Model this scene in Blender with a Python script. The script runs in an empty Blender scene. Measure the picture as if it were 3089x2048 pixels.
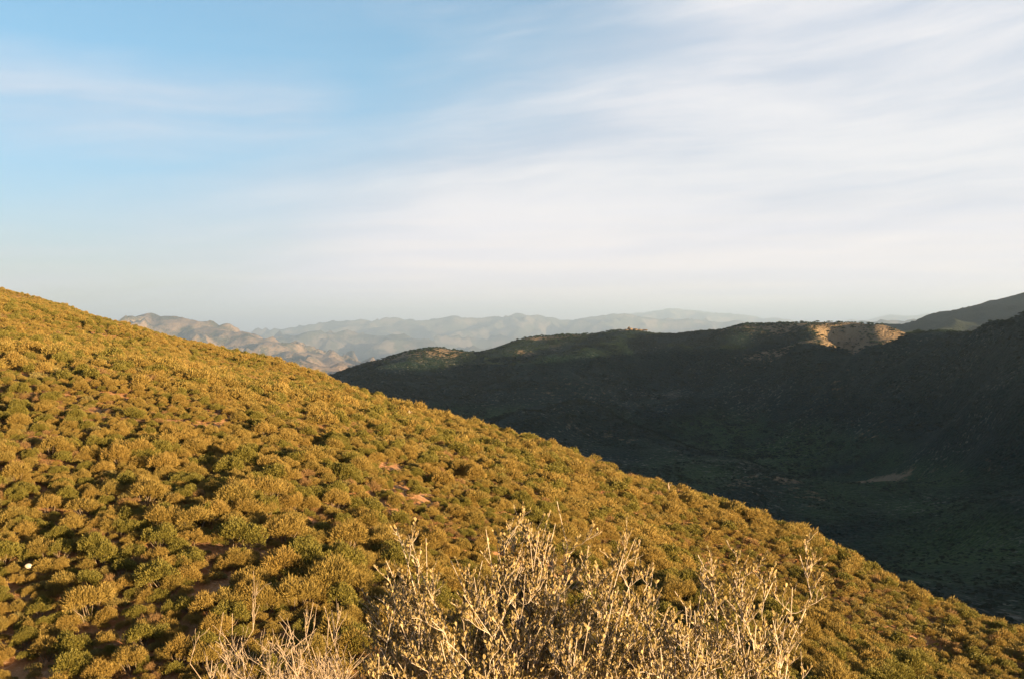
import bpy, math, random
import numpy as np
from mathutils import Vector

R = math.radians
scene = bpy.context.scene
COL = scene.collection

# ------------------------------------------------------------------ camera, sky, sun, exposure
F_PX, CX, HY = 3003.0, 1544.5, 990.0            # focal length, centre column and horizon row of the photograph (px of 3089 x 2048)
cam_d = bpy.data.cameras.new('camera')
cam = bpy.data.objects.new('camera', cam_d)
COL.objects.link(cam)
cam_d.sensor_width = 36.0
cam_d.lens = 35.0
cam_d.shift_y = -(1024.0 - HY) / 3089.0
cam.rotation_euler = (R(90), 0, 0)
cam.location = (0, 0, 0)
cam_d.clip_start = 0.05
cam_d.clip_end = 200000.0
scene.camera = cam

SUN_AZ, SUN_EL = 133.0, 4.6                     # clockwise from the view direction, above the horizon
SUN = Vector((math.cos(R(SUN_EL)) * math.sin(R(SUN_AZ)), math.cos(R(SUN_EL)) * math.cos(R(SUN_AZ)), math.sin(R(SUN_EL))))
sun_d = bpy.data.lights.new('sun', 'SUN')
sun_d.energy = 5.0
sun_d.angle = R(0.5)
sun_d.color = (1.0, 0.73, 0.40)
sun = bpy.data.objects.new('sun', sun_d)
sun.rotation_euler = SUN.to_track_quat('Z', 'Y').to_euler()
COL.objects.link(sun)

vs = scene.view_settings
scene.display_settings.display_device = 'sRGB'
vs.view_transform = 'Standard'
vs.look = 'None'
vs.exposure = 2.1
vs.gamma = 1.0
vs.use_curve_mapping = False
scene.render.engine = 'CYCLES'
scene.cycles.use_denoising = True
scene.cycles.max_bounces = 6
scene.cycles.diffuse_bounces = 3
scene.cycles.transmission_bounces = 4
scene.cycles.transparent_max_bounces = 8
scene.cycles.volume_bounces = 0
scene.cycles.caustics_reflective = False
scene.cycles.caustics_refractive = False
scene.render.filter_size = 1.9


class NT:
    """small helper to write node trees"""
    def __init__(self, tree):
        self.t = tree

    def n(self, typ, **kw):
        nd = self.t.nodes.new(typ)
        for k, v in kw.items():
            setattr(nd, k, v)
        return nd

    def put(self, sock, v):
        if hasattr(v, 'is_output'):
            self.t.links.new(v, sock)
        elif v is not None:
            sock.default_value = v

    def math(self, op, a, b=None, c=None, clamp=False):
        nd = self.n('ShaderNodeMath', operation=op, use_clamp=clamp)
        self.put(nd.inputs[0], a)
        self.put(nd.inputs[1], b)
        self.put(nd.inputs[2], c)
        return nd.outputs[0]

    def mix(self, f, a, b, blend='MIX'):
        nd = self.n('ShaderNodeMix', data_type='RGBA', blend_type=blend)
        self.put(nd.inputs[0], f)
        self.put(nd.inputs[6], a)
        self.put(nd.inputs[7], b)
        return nd.outputs[2]

    def smooth(self, v, lo, hi, a=0.0, b=1.0):
        nd = self.n('ShaderNodeMapRange', interpolation_type='SMOOTHSTEP')
        self.put(nd.inputs[0], v)
        for i, q in enumerate((lo, hi, a, b)):
            self.put(nd.inputs[1 + i], q)
        return nd.outputs[0]

    def xyz(self, x, y, z):
        nd = self.n('ShaderNodeCombineXYZ')
        self.put(nd.inputs[0], x)
        self.put(nd.inputs[1], y)
        self.put(nd.inputs[2], z)
        return nd.outputs[0]

    def noise(self, vec, scale, detail=4.0, rough=0.55, dist=0.0):
        nd = self.n('ShaderNodeTexNoise')
        self.put(nd.inputs['Vector'], vec)
        nd.inputs['Scale'].default_value = scale
        nd.inputs['Detail'].default_value = detail
        nd.inputs['Roughness'].default_value = rough
        nd.inputs['Distortion'].default_value = dist
        return nd.outputs['Fac']


def rgb(*c):
    return (c[0], c[1], c[2], 1.0)


# sky: Nishita air with a veil of high cloud laid out in compass direction and elevation
world = bpy.data.worlds.new('World')
scene.world = world
world.use_nodes = True
wt = world.node_tree
wt.nodes.clear()
W = NT(wt)
sky = W.n('ShaderNodeTexSky', sky_type='NISHITA', sun_disc=False, sun_elevation=R(SUN_EL), sun_rotation=R(SUN_AZ),
          altitude=900.0, air_density=1.0, dust_density=0.6, ozone_density=2.0)
tc = W.n('ShaderNodeTexCoord')
sep = W.n('ShaderNodeSeparateXYZ')
wt.links.new(tc.outputs['Generated'], sep.inputs[0])
az = W.math('ARCTAN2', sep.outputs[0], sep.outputs[1])
el = W.math('ARCSINE', sep.outputs[2])
tilt = W.math('SUBTRACT', el, W.math('MULTIPLY', W.math('SINE', az), 0.10))
warp = W.noise(W.xyz(W.math('MULTIPLY', az, 2.2), W.math('MULTIPLY', tilt, 5.0), 3.1), 1.0, 3.0, 0.5)
warp = W.math('SUBTRACT', warp, 0.5)
tw = W.math('ADD', tilt, W.math('MULTIPLY', warp, 0.10))
n_big = W.noise(W.xyz(W.math('MULTIPLY', az, 2.6), W.math('MULTIPLY', tw, 9.0), 7.7), 1.0, 4.0, 0.5)
n_streak = W.noise(W.xyz(W.math('MULTIPLY', az, 3.2), W.math('MULTIPLY', tw, 30.0), 1.3), 1.0, 5.0, 0.6)
n_low = W.noise(W.xyz(W.math('MULTIPLY', az, 4.0), W.math('MULTIPLY', el, 85.0), 9.3), 1.0, 3.0, 0.5)
SKY = dict(W=W, az=az, el=el, n_big=n_big, n_streak=n_streak, n_low=n_low)
# the veil covers the right and the low sky; the high left stays open but for a thin lavender band
def gauss(v, c, w):
    d = W.math('DIVIDE', W.math('SUBTRACT', v, c), w)
    return W.math('POWER', 2.718, W.math('MULTIPLY', W.math('MULTIPLY', d, d), -1.0))


nb = W.math('SUBTRACT', n_big, 0.5)
ns = W.math('SUBTRACT', n_streak, 0.5)
edge = W.math('SUBTRACT', W.math('ADD', az, 0.56), W.math('MULTIPLY', el, 1.75))
edge = W.math('ADD', edge, W.math('ADD', W.math('MULTIPLY', nb, 0.55), W.math('MULTIPLY', ns, 0.13)))
cov = W.math('MULTIPLY', W.smooth(edge, -0.26, 0.34), 0.95)
band_c = W.math('ADD', 0.216, W.math('ADD', W.math('MULTIPLY', nb, 0.10), W.math('MULTIPLY', warp, 0.05)))
band = W.math('MULTIPLY', gauss(el, band_c, 0.052), W.math('MULTIPLY', W.smooth(ns, -0.45, 0.30, 0.35, 1.0), W.smooth(az, -0.05, -0.25)))
low = W.math('MULTIPLY', W.smooth(el, 0.15, 0.01), W.smooth(ns, -0.30, 0.20, 0.45, 1.0))
cov = W.math('MAXIMUM', cov, W.math('MULTIPLY', band, 0.78))
cov = W.math('MAXIMUM', cov, W.math('MULTIPLY', low, 0.93))
cov = W.math('MAXIMUM', cov, 0.16)
cov = W.math('MULTIPLY', cov, W.smooth(el, 0.95, 0.45, 0.25, 1.0))
# bright and grey folds of the veil
fold = W.math('ADD', W.math('MULTIPLY', n_streak, 0.55), W.math('MULTIPLY', n_big, 0.45))
fold = W.smooth(fold, 0.36, 0.64)
c_cloud = W.mix(fold, rgb(0.60, 0.66, 0.77), rgb(0.89, 0.87, 0.89))
warm = W.smooth(el, 0.17, 0.02)
c_cloud = W.mix(W.math('MULTIPLY', warm, 0.85), c_cloud, W.mix(W.smooth(n_low, 0.35, 0.65), rgb(0.99, 0.91, 0.98), rgb(1.14, 1.00, 0.98)))
left_tone = W.smooth(az, -0.05, -0.40)
c_cloud = W.mix(W.math('MULTIPLY', left_tone, 0.55), c_cloud, rgb(0.56, 0.66, 0.80))
blue_tint = W.mix(1.0, sky.outputs[0], W.mix(W.smooth(el, 0.02, 0.30), rgb(0.95, 0.92, 1.20), rgb(0.84, 1.26, 1.36)), 'MULTIPLY')
SKY_K = 0.05
cl = W.n('ShaderNodeVectorMath', operation='SCALE')
wt.links.new(c_cloud, cl.inputs[0])
cl.inputs['Scale'].default_value = 0.245 / SKY_K
sky_col = W.mix(cov, blue_tint, cl.outputs[0])
bg = W.n('ShaderNodeBackground')
bg.inputs['Strength'].default_value = SKY_K
wt.links.new(sky_col, bg.inputs['Color'])
wo = W.n('ShaderNodeOutputWorld')
wt.links.new(bg.outputs[0], wo.inputs['Surface'])

# ------------------------------------------------------------------ helpers
rng = np.random.default_rng(11)
random.seed(11)


def P(px, py, D):
    """the world point that the photograph shows at this pixel, at depth D metres"""
    return ((px - CX) / F_PX * D, D, (HY - py) / F_PX * D)


_perm = np.random.default_rng(5).permutation(4096)
_ang = np.random.default_rng(6).uniform(0, 2 * np.pi, 4096)
_gx, _gy = np.cos(_ang), np.sin(_ang)


def perlin(x, y, seed=0):
    xi, yi = np.floor(x).astype(np.int64), np.floor(y).astype(np.int64)
    xf, yf = x - xi, y - yi

    def g(ix, iy, dx, dy):
        h = _perm[(_perm[(ix + seed * 131) & 4095] + iy) & 4095]
        return _gx[h] * dx + _gy[h] * dy
    u = xf ** 3 * (xf * (xf * 6 - 15) + 10)
    v = yf ** 3 * (yf * (yf * 6 - 15) + 10)
    a = g(xi, yi, xf, yf) * (1 - u) + g(xi + 1, yi, xf - 1, yf) * u
    b = g(xi, yi + 1, xf, yf - 1) * (1 - u) + g(xi + 1, yi + 1, xf - 1, yf - 1) * u
    return (a * (1 - v) + b * v) * 1.5


def fbm(x, y, octaves=4, seed=0, gain=0.5):
    s, a, f = 0, 1.0, 1.0
    for o in range(octaves):
        s = s + a * perlin(x * f, y * f, seed + o)
        a *= gain
        f *= 2.03
    return s


def ridged(x, y, octaves=4, seed=0, gain=0.5):
    s, a, f, w = 0, 1.0, 1.0, 1.0
    for o in range(octaves):
        r = 1.0 - np.abs(perlin(x * f, y * f, seed + o))
        r = r * r * w
        s = s + a * r
        w = np.clip(r * 1.6, 0, 1)
        a *= gain
        f *= 2.07
    return s


class TPS:
    """thin plate surface through world points"""
    def __init__(self, pts, reg=0.0):
        p = np.array(pts, float)
        self.c = p[:, :2].mean(0)
        self.s = np.abs(p[:, :2] - self.c).max()
        q = (p[:, :2] - self.c) / self.s
        n = len(q)
        A = np.zeros((n + 3, n + 3))
        A[:n, :n] = self.phi(((q[:, None] - q[None]) ** 2).sum(-1)) + np.eye(n) * reg
        A[:n, n] = 1
        A[:n, n + 1:] = q
        A[n, :n] = 1
        A[n + 1:, :n] = q.T
        b = np.zeros(n + 3)
        b[:n] = p[:, 2]
        self.w = np.linalg.solve(A, b)
        self.q = q

    @staticmethod
    def phi(r2):
        return 0.5 * r2 * np.log(r2 + 1e-12)

    def __call__(self, x, y):
        x, y = np.asarray(x, float), np.asarray(y, float)
        sh = x.shape
        u = (x.ravel() - self.c[0]) / self.s
        v = (y.ravel() - self.c[1]) / self.s
        out = np.empty(u.shape)
        n = len(self.q)
        for i in range(0, len(u), 60000):
            a, b = u[i:i + 60000], v[i:i + 60000]
            r2 = (a[:, None] - self.q[:, 0]) ** 2 + (b[:, None] - self.q[:, 1]) ** 2
            out[i:i + 60000] = self.phi(r2) @ self.w[:n] + self.w[n] + self.w[n + 1] * a + self.w[n + 2] * b
        return out.reshape(sh)


def mesh_np(name, verts, loops, size, smooth=False):
    """mesh from an (n,3) array and a flat index array of faces with `size` corners each"""
    me = bpy.data.meshes.new(name)
    verts = np.ascontiguousarray(verts, np.float32)
    loops = np.ascontiguousarray(loops, np.int32).ravel()
    nf = len(loops) // size
    me.vertices.add(len(verts))
    me.vertices.foreach_set('co', verts.ravel())
    me.loops.add(len(loops))
    me.loops.foreach_set('vertex_index', loops)
    me.polygons.add(nf)
    me.polygons.foreach_set('loop_start', np.arange(0, nf * size, size, dtype=np.int32))
    if smooth:
        me.polygons.foreach_set('use_smooth', np.ones(nf, bool))
    me.update(calc_edges=True)
    return me


def float_attr(me, name, arr):
    a = me.attributes.new(name, 'FLOAT', 'POINT')
    a.data.foreach_set('value', np.ascontiguousarray(arr, np.float32))


def link(name, me, mat=None, parent=None, **props):
    o = bpy.data.objects.new(name, me)
    COL.objects.link(o)
    if mat is not None and me is not None:
        me.materials.append(mat)
    if parent is not None:
        o.parent = parent
    for k, v in props.items():
        o[k] = v
    return o


def grid_mesh(name, xs, ys, zf):
    X, Y = np.meshgrid(xs, ys)
    Z = zf(X, Y)
    nx, ny = len(xs), len(ys)
    v = np.stack([X, Y, Z], -1).reshape(-1, 3)
    i = np.arange(nx * ny).reshape(ny, nx)
    q = np.stack([i[:-1, :-1], i[:-1, 1:], i[1:, 1:], i[1:, :-1]], -1).reshape(-1)
    return mesh_np(name, v, q, 4, True), Z


def bilinear(Z, xs, ys, x, y):
    fx = np.clip((x - xs[0]) / (xs[1] - xs[0]), 0, len(xs) - 1.001)
    fy = np.clip((y - ys[0]) / (ys[1] - ys[0]), 0, len(ys) - 1.001)
    ix, iy = fx.astype(int), fy.astype(int)
    u, v = fx - ix, fy - iy
    return (Z[iy, ix] * (1 - u) + Z[iy, ix + 1] * u) * (1 - v) + (Z[iy + 1, ix] * (1 - u) + Z[iy + 1, ix + 1] * u) * v


def material(name):
    m = bpy.data.materials.new(name)
    m.use_nodes = True
    m.node_tree.nodes.clear()
    t = NT(m.node_tree)
    out = t.n('ShaderNodeOutputMaterial')
    return m, t, out


def bump(t, height, strength, dist):
    b = t.n('ShaderNodeBump')
    b.inputs['Strength'].default_value = strength
    b.inputs['Distance'].default_value = dist
    t.put(b.inputs['Height'], height)
    return b.outputs[0]


def diffuse(t, col, rough=1.0, normal=None):
    p = t.n('ShaderNodeBsdfPrincipled')
    t.put(p.inputs['Base Color'], col)
    p.inputs['Roughness'].default_value = rough
    p.inputs['Specular IOR Level'].default_value = 0.1
    if normal is not None:
        t.put(p.inputs['Normal'], normal)
    return p.outputs[0]


# ------------------------------------------------------------------ materials
def soil_material():
    m, t, out = material('soil')
    pos = t.n('ShaderNodeNewGeometry').outputs['Position']
    a = t.noise(pos, 0.35, 5, 0.6)
    b = t.noise(pos, 4.0, 6, 0.8)
    c = t.mix(t.smooth(a, 0.35, 0.65), rgb(0.34, 0.15, 0.060), rgb(0.44, 0.23, 0.11))
    c = t.mix(t.smooth(b, 0.52, 0.72), c, rgb(0.70, 0.48, 0.32))
    c = t.mix(t.smooth(b, 0.50, 0.30), c, rgb(0.26, 0.125, 0.045))
    t.put(out.inputs[0], diffuse(t, c, 1.0, bump(t, b, 0.7, 0.12)))
    return m


def scrub_material(name, dark, light, soil, spot, soil_lo, soil_hi, big=0.004, grain=1.0, bdist=2.0, bstr=1.0):
    """chaparral seen from far away: clumps of shrub with soil between"""
    m, t, out = material(name)
    pos = t.n('ShaderNodeNewGeometry').outputs['Position']
    vo = t.n('ShaderNodeTexVoronoi')
    t.put(vo.inputs['Vector'], pos)
    vo.inputs['Scale'].default_value = spot
    f1 = vo.outputs['Distance']
    g = t.noise(pos, spot * 1.7, 4, 0.65)
    b = t.noise(pos, big, 5, 0.6)
    c = t.mix(t.smooth(g, 0.3, 0.7), rgb(*dark), rgb(*light))
    s = t.math('ADD', t.math('MULTIPLY', b, 0.75), t.math('MULTIPLY', g, 0.25))
    c = t.mix(t.smooth(s, soil_lo, soil_hi), c, rgb(*soil))
    if name == 'valley_scrub':
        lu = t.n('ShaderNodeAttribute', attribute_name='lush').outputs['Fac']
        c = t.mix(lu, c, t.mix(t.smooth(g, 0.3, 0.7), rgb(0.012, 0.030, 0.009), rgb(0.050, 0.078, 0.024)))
        ba = t.n('ShaderNodeAttribute', attribute_name='bare').outputs['Fac']
        fine = t.noise(pos, 0.09, 5, 0.7)
        c = t.mix(t.smooth(t.math('ADD', t.math('MULTIPLY', ba, 0.36), t.math('MULTIPLY', fine, 0.95)), 0.60, 0.86), c, rgb(0.21, 0.145, 0.085))  # soil tan, also the painted sunlit caps of the ridge
        c = t.mix(t.math('MULTIPLY', t.smooth(t.noise(pos, 0.16, 4, 0.7), 0.54, 0.68), t.smooth(b, 0.42, 0.66)), c, rgb(0.13, 0.125, 0.10))
    h = t.math('ADD', t.math('MULTIPLY', f1, -1.0), t.math('MULTIPLY', g, 0.8 * grain))
    t.put(out.inputs[0], diffuse(t, c, 1.0, bump(t, h, bstr, bdist)))
    return m


def leaf_material(name, c0, c1, c2, trans=0.25, hue_by_object=0.5, rough=0.6):
    """c0..c1 by the leaf's own tint, drifting towards c2 by plant"""
    m, t, out = material(name)
    at = t.n('ShaderNodeAttribute', attribute_name='tint')
    rnd = t.n('ShaderNodeObjectInfo').outputs['Random']
    c = t.mix(at.outputs['Fac'], rgb(*c0), rgb(*c1))
    c = t.mix(t.math('MULTIPLY', rnd, hue_by_object), c, rgb(*c2))
    p = t.n('ShaderNodeBsdfPrincipled')
    t.put(p.inputs['Base Color'], c)
    p.inputs['Roughness'].default_value = rough
    p.inputs['Specular IOR Level'].default_value = 0.2
    tr = t.n('ShaderNodeBsdfTranslucent')
    t.put(tr.inputs[0], c)
    mx = t.n('ShaderNodeMixShader')
    mx.inputs[0].default_value = trans
    t.t.links.new(p.outputs[0], mx.inputs[1])
    t.t.links.new(tr.outputs[0], mx.inputs[2])
    t.put(out.inputs[0], mx.outputs[0])
    return m


def bark_material(name, c0, c1, scale=40.0):
    m, t, out = material(name)
    tcn = t.n('ShaderNodeTexCoord').outputs['Object']
    a = t.noise(tcn, scale, 5, 0.65)
    c = t.mix(t.smooth(a, 0.3, 0.7), rgb(*c0), rgb(*c1))
    t.put(out.inputs[0], diffuse(t, c, 0.9, bump(t, a, 0.5, 0.004)))
    return m


def rock_material(name='pale_rock', c0=(0.28, 0.17, 0.10), c1=(0.50, 0.36, 0.25)):
    m, t, out = material(name)
    tcn = t.n('ShaderNodeTexCoord').outputs['Object']
    a = t.noise(tcn, 3.0, 6, 0.65)
    c = t.mix(t.smooth(a, 0.35, 0.68), rgb(*c0), rgb(*c1))
    t.put(out.inputs[0], diffuse(t, c, 0.95, bump(t, a, 0.6, 0.05)))
    return m


M_SOIL = soil_material()
M_ROCK = rock_material()
M_CRAG = rock_material('brown_rock', (0.09, 0.065, 0.045), (0.20, 0.14, 0.095))
M_VALLEY = scrub_material('valley_scrub', (0.002, 0.008, 0.0055), (0.008, 0.026, 0.017), (0.16, 0.12, 0.08), 0.22, 0.60, 0.74, 0.006, 1.0, 3.0)  # colour set far darker than the sunlit scrub, deepening the valley's shade
M_BACK = scrub_material('back_mountain_scrub', (0.020, 0.030, 0.020), (0.05, 0.055, 0.035), (0.12, 0.10, 0.07), 0.12, 0.62, 0.80, 0.004, 1.0, 5.0)
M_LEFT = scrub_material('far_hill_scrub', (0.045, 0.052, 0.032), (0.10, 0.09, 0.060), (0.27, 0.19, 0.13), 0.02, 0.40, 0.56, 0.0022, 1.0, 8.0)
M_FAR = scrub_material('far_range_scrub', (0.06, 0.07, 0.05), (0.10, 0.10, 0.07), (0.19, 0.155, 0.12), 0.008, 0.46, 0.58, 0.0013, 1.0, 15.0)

# ------------------------------------------------------------------ the near hillside
HILL_PTS = [P(*a) for a in [
    # far slope and skyline
    (-400, 768, 470), (0, 875, 420), (85, 910, 410), (150, 934, 400), (215, 938, 395), (275, 964, 388), (340, 991, 380), (600, 1068, 330), (800, 1116, 285), (1000, 1160, 230), (1200, 1236, 178), (1400, 1284, 140),
    (-200, 870, 300), (0, 908, 300), (170, 970, 290), (340, 1018, 280), (600, 1084, 252), (800, 1122, 222), (1000, 1172, 190), (1100, 1212, 165),
    # fold in front of it
    (-300, 850, 175), (0, 925, 165), (300, 1017, 160), (580, 1087, 155), (900, 1168, 150),
    # body of the slope
    (-200, 1100, 80), (0, 1100, 81), (400, 1110, 95), (800, 1160, 118), (1150, 1230, 130),
    (0, 1250, 63), (500, 1250, 69), (1000, 1250, 89), (1300, 1300, 104),
    (0, 1400, 53), (600, 1400, 57), (1200, 1400, 69), (1650, 1400, 99),
    (0, 1600, 45.5), (700, 1600, 47), (1300, 1600, 55), (1900, 1600, 79),
    (0, 1800, 40), (500, 1800, 40), (1000, 1800, 42), (1500, 1800, 50), (1950, 1760, 68),
    (0, 2048, 35), (500, 2048, 34.5), (1000, 2048, 34.5), (1500, 2048, 37), (1850, 1990, 42),
    # nearer spur at the right
    (2050, 1785, 60), (2300, 1880, 55), (2500, 2000, 52), (2000, 2048, 44), (2300, 2048, 46),
    (2090, 1735, 84), (2350, 1840, 82), (2620, 1960, 78), (2900, 2048, 76), (2300, 1720, 92),
    # right skyline
    (1600, 1345, 120), (2000, 1480, 110), (2200, 1562, 107), (2400, 1645, 104), (2600, 1732, 101), (2800, 1820, 98), (3089, 1930, 92), (3300, 2005, 88)]]
# behind the skyline it drops into the valley
for px, py, D, k, dr in [(0, 865, 420, 1.35, 10), (340, 960, 380, 1.35, 22), (600, 1040, 330, 1.35, 22), (1000, 1150, 230, 1.4, 20), (1400, 1284, 140, 1.45, 20), (2000, 1480, 110, 1.5, 20),
                         (2400, 1645, 104, 1.5, 19), (2800, 1805, 98, 1.5, 18), (3200, 1935, 90, 1.5, 16)]:
    x, y, z = P(px, py, D)
    HILL_PTS.append((x * k, y * k, z * k - dr))
    k2 = 1 + (k - 1) * 2.3
    HILL_PTS.append((x * k2, y * k2, z * k2 - dr * 3.4))
# the ground under and behind the camera
HILL_PTS += [(0, 0, -1.65), (-6, -2, -1.4), (6, -2, -3.0), (0, -12, -2.2), (-18, -10, -0.5), (18, -10, -9.5), (-40, -15, 3), (40, -15, -19), (-70, -30, 8), (0, -40, -7), (70, -30, -34),
             (0, 4.2, -3.1), (-3, 4.5, -2.8), (4, 4.5, -3.9), (0, 9, -8.0), (-8, 10, -7.6), (8, 10, -11.0), (0, 17, -13.4), (-12, 18, -12.8), (12, 18, -16.6), (-4, 25, -13.6), (-40, 20, -4.5), (-90, 40, 4), (-120, 110, 6), (30, 30, -21), (45, 55, -26)]
hill_tps = TPS(HILL_PTS, 1e-5)
HX = np.arange(-330, 190.1, 1.0)
HYS = np.arange(-40, 640.1, 1.0)


def hill_height(X, Y):
    z = hill_tps(X, Y)
    D = np.hypot(X, Y)
    z = z + np.clip((D - 14) / 40, 0, 1) * (fbm(X / 19.0, Y / 19.0, 3, 3) * 0.55 + fbm(X / 4.0, Y / 4.0, 3, 9) * 0.10)
    z = z + np.clip((D - 120) / 120, 0, 1) * fbm(X / 45.0, Y / 45.0, 3, 17) * 0.9
    # the sheet's outer rim dives under the valley terrain
    e = np.clip((X - 130) / 60, 0, 1) + np.clip((Y - 540) / 100, 0, 1)
    return z - e ** 1.5 * 55


hill_me, HZ = grid_mesh('hillside', HX, HYS, hill_height)
link('hillside', hill_me, M_SOIL, kind='structure', label='sunlit sandy hillside sloping down to the right', category='hillside')


def ground(x, y):
    return bilinear(HZ, HX, HYS, np.asarray(x, float), np.asarray(y, float))


# ------------------------------------------------------------------ valley, middle ridge, right-hand mountain
VP = [P(*a) for a in [
    # crest of the middle ridge, left to right, and of the mountain at the right edge
    (700, 1225, 2150), (900, 1170, 2180), (1000, 1143, 2200), (1150, 1087, 2300), (1210, 1068, 2330), (1290, 1058, 2340), (1370, 1060, 2360), (1430, 1067, 2420), (1290, 1082, 2240), (1470, 1062, 2450), (1560, 1030, 2500), (1700, 1014, 2500), (1900, 1006, 2500), (2000, 1017, 2500),
    (2130, 1004, 2450), (2200, 994, 2250), (2260, 984, 2150), (2330, 982, 2100), (2400, 986, 2080), (2445, 1000, 2080), (2500, 990, 2050), (2560, 983, 2000), (2620, 985, 1980), (2680, 996, 1980), (2730, 1012, 1850), (2800, 1016, 1650), (2900, 1008, 1480), (3000, 974, 1300), (3089, 947, 1220),
    (2430, 1002, 1960), (2472, 1032, 1850), (2492, 1058, 1770), (2605, 1002, 1920), (2655, 1030, 1830), (2692, 1060, 1740), (2560, 1045, 1930), (2550, 1075, 1800), (2730, 1040, 1780), (2400, 1030, 1960),
    (2850, 1045, 2000), (2950, 1045, 1600), (3089, 1040, 1300), (2700, 1055, 2600), (2400, 1040, 2700),
    (3300, 915, 1130), (3700, 885, 1060),
    # upper face
    (1200, 1110, 2150), (1450, 1115, 2150), (1700, 1080, 2150), (1950, 1090, 2100), (2330, 1038, 1880), (2420, 1085, 1700), (2200, 1085, 1850), (2600, 1100, 1650), (2900, 1080, 1290), (3089, 1060, 1090),
    # middle of the face
    (1100, 1180, 1900), (1400, 1200, 1850), (1700, 1190, 1800), (2000, 1220, 1750), (2300, 1200, 1700), (2600, 1200, 1480), (2900, 1220, 1160), (3089, 1240, 980),
    # foot and valley floor
    (900, 1260, 1500), (1250, 1270, 1650), (1550, 1300, 1600), (1850, 1340, 1500), (2100, 1385, 1400), (2400, 1440, 1250), (2700, 1425, 1120), (2900, 1430, 1010), (3089, 1450, 880),
    (1720, 1290, 1420), (1850, 1310, 1330), (2000, 1345, 1250), (2250, 1420, 1130), (2450, 1490, 1020), (2700, 1480, 960), (3000, 1520, 760), (2900, 1620, 760), (3089, 1700, 640), (2600, 1600, 830),
    (2300, 1560, 860), (2000, 1450, 950), (1700, 1380, 1000), (3089, 1900, 420), (3400, 1650, 640), (2800, 1780, 520)]]
VP += [(-200, 3100, -230), (300, 3200, -190), (900, 3000, -130), (-900, 2700, -260), (-700, 1500, -190), (-1500, 2200, -300), (-1500, 3600, -350), (600, 4000, -260),
       (0, 700, -135), (-150, 900, -130), (-400, 1100, -150), (60, 500, -105), (130, 330, -100), (130, 120, -85), (60, 40, -55), (120, -80, -80), (-300, 650, -70),
       (-200, 300, -45), (-200, 0, -20), (-400, 300, 10), (-500, -300, 40), (0, 0, -22), (0, -300, -30), (0, 150, -45), (300, -200, -120), (350, 200, -150), (300, -700, -120),
       (550, 300, -140), (700, 600, -55), (780, 1060, 34), (900, 1000, 25), (1000, 1300, -30), (1050, 300, -40), (900, -300, -60),
       # the long crest out of frame at the right that keeps the valley in shade
       (1500, 2000, 110), (1500, 1600, 58), (1500, 1380, 44), (1500, 1105, 42), (1500, 814, 76), (1500, 524, 100), (1500, 300, 104), (1500, 0, 84), (1480, -500, 80), (1500, -1000, 74), (1200, 1500, 20), (1010, 1550, -20), (1150, 1250, 20), (850, 1620, -50),
       (2000, 2000, 30), (2100, 1000, 0), (2100, 0, -20), (2100, -1000, -30), (2700, 1500, -120), (2700, 0, -160), (2700, 3800, -100), (900, -1000, -60), (-500, -1000, 0), (1500, 2700, 20), (2000, 3000, -40)]
valley_tps = TPS(VP, 2e-6)


def valley_height(X, Y):
    z = valley_tps(X, Y)
    D = np.hypot(X, Y)
    # gullies run down the faces; little of them on crest and floor
    rel = np.exp(-((z + 75.0) / 55.0) ** 2)
    wx, wy = X + 60 * fbm(X / 420, Y / 420, 2, 41), Y + 60 * fbm(X / 420, Y / 420, 2, 47)
    g = ridged(wx / 330, wy / 520, 4, 23) - 0.95
    far = np.clip((D - 350) / 500, 0, 1)
    z = z + landforms(X, Y)
    crest_free = np.clip((2260 - Y) / 260, 0.08, 1)
    z = z + far * (rel * g * 46 * crest_free + (g - 0.2) * 2 * crest_free + fbm(X / 70, Y / 70, 4, 31) * 2.0)
    return z


SPURS = [([(1290, 1060, 2340), (1200, 1120, 2080), (1130, 1200, 1850)], 20), ([(1560, 1035, 2480), (1500, 1110, 2150), (1440, 1210, 1830)], 22), ([(1900, 1005, 2480), (1840, 1090, 2120), (1760, 1240, 1720)], 24),
         ([(2230, 990, 2200), (2170, 1090, 1880), (2100, 1270, 1570)], 24), ([(2400, 988, 2075), (2475, 1040, 1840), (2400, 1300, 1440)], 22), ([(2600, 985, 1985), (2690, 1062, 1730), (2640, 1320, 1300)], 22),
         ([(2900, 1008, 1480), (2860, 1100, 1270), (2780, 1330, 1130)], 16), ([(3089, 950, 1220), (3010, 1100, 1060), (2940, 1380, 960)], 16), ([(1750, 1060, 2300), (1640, 1200, 1800)], 14), ([(2050, 1060, 2180), (1960, 1220, 1720)], 14)]
KNOLLS = [(1760, 1300, 1400, 120, 20), (1950, 1345, 1270, 90, 14), (2250, 1420, 1110, 90, 13), (1650, 1290, 1480, 90, 12), (2480, 1490, 1000, 70, 9),
          (1285, 1060, 2335, 90, 5), (1640, 1018, 2490, 90, 4), (1900, 1004, 2490, 70, 4), (2320, 984, 2100, 80, 4), (2570, 983, 2000, 80, 4)]


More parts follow.
